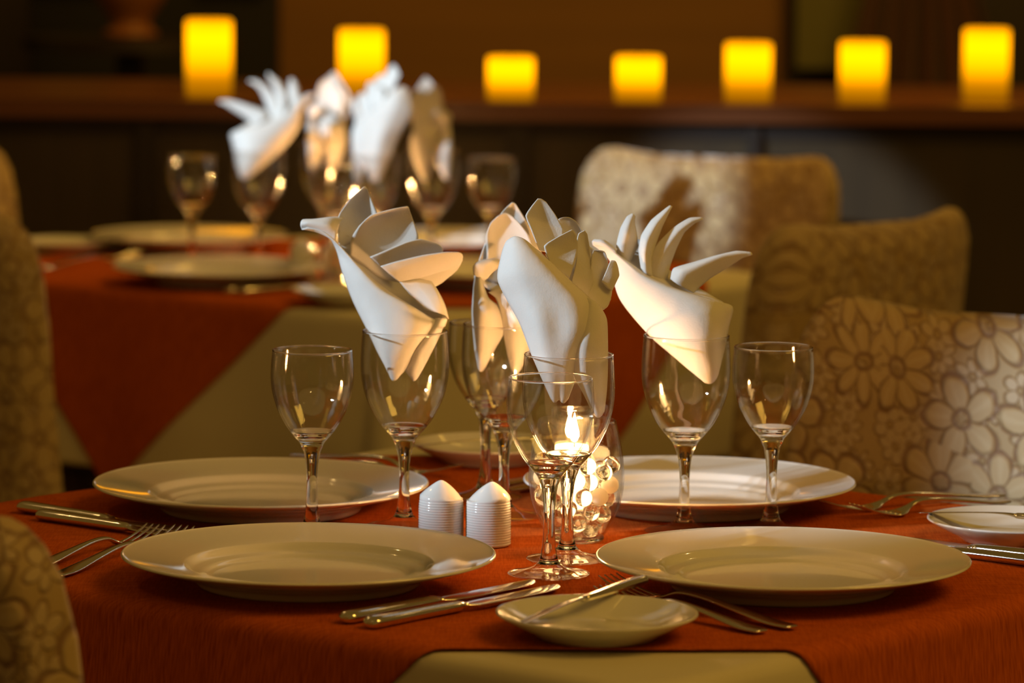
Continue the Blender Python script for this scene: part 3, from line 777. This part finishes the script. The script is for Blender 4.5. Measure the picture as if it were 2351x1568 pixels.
NC_body = [
 [[(1266, 922, -12), (1274, 931, -22), (1284, 924, -16), (1294, 932, -22), (1304, 922, -10)],
  [(1243, 872, -6), (1262, 876, -44), (1285, 875, -46), (1304, 876, -44), (1322, 876, -14)],
  [(1218, 815, 2), (1246, 820, -52), (1278, 822, -62), (1312, 820, -60), (1348, 820, -26)],
  [(1192, 748, 10), (1232, 755, -62), (1280, 757, -64), (1325, 762, -72), (1366, 768, -32)],
  [(1160, 690, 20), (1208, 690, -48), (1268, 695, -62), (1320, 702, -62), (1366, 708, -22)],
  [(1140, 645, 25), (1180, 636, -38), (1228, 635, -52), (1270, 640, -46), (1306, 650, -12)],
  [(1148, 592, 25), (1174, 583, -18), (1203, 583, -28), (1232, 592, -22), (1256, 602, 2)],
  [(1158, 562, 26), (1176, 554, 6), (1192, 555, 2), (1208, 562, 4), (1220, 572, 12)],
  [(1170, 552, 28), (1178, 549, 20), (1186, 550, 18), (1194, 553, 18), (1200, 558, 20)]],
 [[(1366, 956, 10), (1374, 963, 2), (1382, 960, 4), (1389, 948, 16)],
  [(1342, 912, -14), (1362, 916, -26), (1382, 912, -10), (1394, 902, 20)],
  [(1316, 862, -34), (1344, 862, -48), (1375, 858, -26), (1396, 852, 18)],
  [(1318, 800, -56), (1348, 796, -64), (1376, 792, -38), (1395, 786, 12)],
  [(1334, 742, -50), (1356, 740, -54), (1377, 738, -36), (1392, 738, 6)],
  [(1344, 690, -26), (1356, 694, -34), (1368, 702, -26), (1379, 712, 2)]],
 # rear wall
 [[(1250, 590, 10), (1290, 640, 6), (1335, 690, 4), (1378, 718, 6)], [(1255, 575, 40), (1300, 610, 52), (1350, 650, 54), (1396, 705, 30)],
  [(1265, 560, 54), (1310, 575, 70), (1360, 600, 70), (1405, 670, 40)], [(1280, 550, 58), (1320, 555, 74), (1365, 575, 72), (1400, 635, 48)]],
]
NC_pet = [
 [[(1235, 580, 18), (1262, 585, 34), (1290, 590, 40)], [(1215, 530, 26), (1250, 540, 44), (1290, 550, 48)], [(1203, 500, 34), (1240, 510, 52), (1292, 530, 54)],
  [(1216, 478, 40), (1240, 480, 50), (1272, 495, 52)], [(1231, 459, 46), (1240, 460, 48), (1250, 466, 50)]],
 [[(1290, 560, 62), (1320, 570, 70), (1350, 590, 66)], [(1283, 530, 66), (1315, 530, 76), (1346, 560, 70)], [(1279, 505, 68), (1306, 508, 74), (1336, 532, 70)], [(1290, 500, 68), (1305, 500, 70), (1320, 508, 70)]],
 [[(1260, 610, -4), (1280, 630, -2), (1304, 648, 0)], [(1246, 572, -6), (1285, 580, 10), (1320, 600, 14)], [(1275, 552, -2), (1302, 555, 12), (1325, 570, 18)], [(1310, 533, 6), (1315, 536, 10), (1320, 544, 14)]],
 [[(1310, 655, 2), (1325, 672, 8), (1345, 692, 6)], [(1320, 610, 18), (1345, 625, 28), (1362, 650, 20)], [(1322, 560, 26), (1342, 575, 40), (1358, 610, 34)], [(1326, 540, 30), (1340, 545, 38), (1352, 570, 38)], [(1340, 532, 34), (1342, 534, 36), (1346, 540, 38)]],
 [[(1345, 690, 6), (1368, 705, 6), (1386, 715, 16)], [(1352, 640, 26), (1380, 660, 32), (1402, 690, 34)], [(1356, 595, 34), (1380, 610, 46), (1402, 640, 44)], [(1360, 578, 38), (1380, 580, 46), (1396, 610, 46)], [(1374, 578, 40), (1386, 580, 42), (1392, 590, 44)]],
 [[(1380, 650, 22), (1392, 664, 24), (1404, 672, 30)], [(1392, 622, 26), (1406, 634, 28), (1416, 646, 34)], [(1398, 606, 30), (1412, 612, 34), (1421, 634, 38)], [(1402, 600, 34), (1412, 602, 36), (1418, 616, 38)]],
]
NB_body = [
 [[(1098, 850, 0), (1102, 858, -6), (1108, 857, -4), (1114, 848, 6)], [(1091, 815, 2), (1102, 822, -20), (1122, 820, -18), (1136, 806, 8)],
  [(1086, 770, 8), (1102, 772, -36), (1132, 775, -32), (1156, 768, 4)], [(1083, 725, 14), (1100, 726, -42), (1128, 728, -40), (1150, 728, 2)],
  [(1084, 690, 20), (1098, 692, -30), (1118, 700, -34), (1140, 705, 0)], [(1087, 655, 26), (1096, 655, -6), (1106, 670, -16), (1122, 692, 4)],
  [(1090, 635, 30), (1096, 632, 14), (1102, 640, 4), (1108, 660, 10)]],
 [[(1176, 856, 0), (1182, 864, -4), (1190, 862, -2), (1198, 850, 8)], [(1166, 820, 0), (1182, 826, -22), (1202, 822, -18), (1220, 800, 10)],
  [(1156, 768, 4), (1178, 775, -34), (1208, 775, -30), (1234, 765, 12)], [(1148, 725, 2), (1176, 728, -36), (1212, 730, -34), (1240, 725, 16)],
  [(1138, 690, -2), (1165, 688, -30), (1200, 690, -30), (1235, 690, 16)], [(1120, 676, 6), (1150, 668, -8), (1190, 668, -10), (1228, 668, 18)]],
 [[(1087, 640, 34), (1110, 660, 40), (1150, 680, 40), (1225, 690, 36)], [(1098, 600, 52), (1120, 610, 66), (1160, 620, 68), (1225, 630, 58)], [(1112, 560, 58), (1130, 555, 72), (1165, 560, 74), (1225, 575, 64)]],
]
NB_pet = [
 [[(1086, 634, 10), (1092, 640, 2), (1104, 644, 4), (1112, 650, 14)], [(1085, 618, 6), (1092, 612, -6), (1112, 618, -6), (1128, 632, 6)], [(1094, 607, 12), (1106, 603, 0), (1126, 604, -2), (1148, 614, 8)], [(1108, 604, 24), (1120, 600, 14), (1136, 598, 12), (1152, 604, 18)]],
 [[(1112, 640, 42), (1130, 650, 48), (1160, 660, 48), (1200, 660, 40)], [(1116, 590, 44), (1140, 595, 54), (1180, 600, 52), (1215, 600, 40)], [(1114, 545, 44), (1140, 540, 56), (1180, 545, 54), (1220, 565, 40)],
  [(1124, 516, 40), (1145, 505, 52), (1175, 512, 52), (1210, 540, 42)], [(1140, 500, 38), (1155, 492, 44), (1170, 496, 46), (1190, 515, 42)]],
 [[(1180, 590, 62), (1205, 590, 68), (1245, 590, 62)], [(1150, 540, 64), (1185, 535, 74), (1235, 550, 66)], [(1142, 502, 60), (1170, 500, 72), (1212, 515, 66)], [(1156, 482, 58), (1172, 478, 66), (1194, 488, 64)], [(1172, 467, 58), (1176, 466, 60), (1182, 470, 60)]],
]
NR_body = [
 [[(1612, 876, 0), (1622, 884, -8), (1634, 885, -10), (1644, 876, -4), (1650, 864, 6)],
  [(1582, 852, 6), (1602, 862, -24), (1628, 862, -34), (1648, 848, -24), (1657, 836, 12)],
  [(1545, 820, 20), (1575, 830, -28), (1612, 826, -48), (1645, 812, -34), (1666, 798, 16)],
  [(1498, 780, 30), (1540, 790, -26), (1592, 785, -56), (1642, 770, -44), (1674, 752, 18)],
  [(1452, 730, 36), (1502, 738, -16), (1560, 738, -48), (1625, 722, -44), (1682, 708, 16)],
  [(1422, 690, 38), (1462, 696, 0), (1515, 698, -28), (1580, 690, -34), (1640, 696, -12)],
  [(1408, 650, 38), (1436, 654, 8), (1472, 660, -10), (1520, 664, -18), (1556, 671, -4)],
  [(1403, 612, 36), (1420, 614, 14), (1442, 622, 4), (1468, 636, -2), (1490, 642, 4)],
  [(1384, 586, 34), (1396, 584, 18), (1410, 590, 10), (1428, 602, 8), (1444, 610, 10)],
  [(1358, 567, 32), (1368, 564, 20), (1380, 566, 14), (1394, 574, 14), (1404, 582, 16)]],
 [[(1358, 567, 30), (1356, 560, 22), (1362, 556, 24), (1370, 556, 34)], [(1384, 574, 14), (1380, 562, 12), (1384, 558, 24), (1394, 562, 38)], [(1415, 592, 10), (1412, 582, 12), (1416, 578, 26), (1424, 582, 42)]],
 [[(1425, 605, 14), (1500, 648, 8), (1560, 675, 8), (1625, 697, 10), (1680, 712, 20)], [(1425, 590, 44), (1500, 618, 60), (1560, 648, 66), (1620, 672, 60), (1664, 699, 46)], [(1430, 580, 52), (1500, 600, 70), (1555, 632, 76), (1600, 660, 68), (1640, 690, 56)]],
]
NR_pet = [
 [[(1414, 602, 26), (1428, 608, 20), (1444, 616, 36)], [(1413, 566, 32), (1428, 572, 18), (1461, 566, 40)], [(1422, 528, 34), (1436, 540, 20), (1460, 545, 40)], [(1436, 502, 36), (1444, 515, 28), (1454, 515, 40)], [(1447, 495, 38), (1451, 496, 36), (1455, 500, 40)]],
 [[(1470, 625, 14), (1482, 635, 6), (1500, 644, 26)], [(1464, 580, 22), (1478, 592, 4), (1494, 600, 30)], [(1470, 545, 30), (1484, 558, 10), (1503, 566, 36)], [(1492, 510, 38), (1504, 520, 24), (1518, 524, 42)], [(1520, 486, 46), (1527, 490, 40), (1534, 490, 46)], [(1535, 474, 50), (1538, 475, 50), (1541, 477, 50)]],
 [[(1484, 632, 28), (1500, 642, 22), (1530, 652, 40)], [(1492, 592, 32), (1512, 606, 20), (1538, 612, 44)], [(1510, 560, 36), (1530, 572, 26), (1552, 572, 48)], [(1545, 525, 42), (1556, 536, 34), (1570, 535, 50)], [(1580, 503, 48), (1588, 510, 44), (1594, 514, 50)], [(1608, 500, 52), (1611, 502, 52), (1613, 505, 52)]],
 [[(1538, 645, 20), (1555, 658, 10), (1592, 676, 30)], [(1545, 620, 28), (1570, 632, 8), (1604, 664, 34)], [(1588, 606, 34), (1610, 612, 14), (1632, 640, 38)], [(1640, 590, 38), (1654, 592, 24), (1668, 618, 40)], [(1690, 578, 42), (1698, 584, 36), (1704, 594, 42)], [(1724, 580, 44), (1727, 583, 44), (1728, 586, 44)]],
 [[(1565, 660, 50), (1590, 668, 56), (1615, 680, 50)], [(1600, 672, 50), (1625, 682, 54), (1645, 694, 48)], [(1655, 692, 46), (1663, 697, 46), (1666, 706, 44)]],
 [[(1424, 605, 52), (1450, 610, 60), (1490, 618, 58)], [(1430, 580, 56), (1455, 575, 66), (1492, 590, 62)], [(1445, 560, 58), (1462, 550, 66), (1485, 565, 62)]],
]
nl = napkin(GB['L'], 'white napkin folded like a bird with its tail pointing left, left glass', NL_body, NL_pet, 930, 768, 3.27)
nc = napkin(GB['C'], 'large white folded napkin in the central glass above the candle', NC_body, NC_pet, 1306, 822, 3.118)
nb = napkin(GB['B'], 'folded napkin in the rear glass, half hidden behind the central napkin', NB_body, NB_pet, 1160, 752, 3.33)
nr = napkin(GB['R'], 'white napkin with four narrow petals fanning right, right glass', NR_body, NR_pet, 1576, 778, 3.2584)
def nap_copy(src, g, rz, sc, mir, lab):
    c = copy_tree(src); c.location = (g[0], g[1], ZT + .16 - .04 * sc); c.rotation_euler = (0, 0, rz); c.scale = (-sc if mir else sc, sc, sc); tag(c, lab, 'napkin', 'folded napkins')
nap_copy(nr, GB2['B'], R(8), 1.0, True, 'blurred white napkin with petals pointing left on the back table')
nap_copy(nb, GB2['C'], R(-14), 1.0, False, 'blurred napkin lit orange from behind, beside the left napkin on the back table')
nap_copy(nc, GB2['E'], R(-25), 1.0, True, 'blurred white ruffled napkin in the middle of the back table')
nap_copy(nb, GB2['F'], R(12), 1.0, True, 'blurred amber lit napkin, rightmost on the back table')
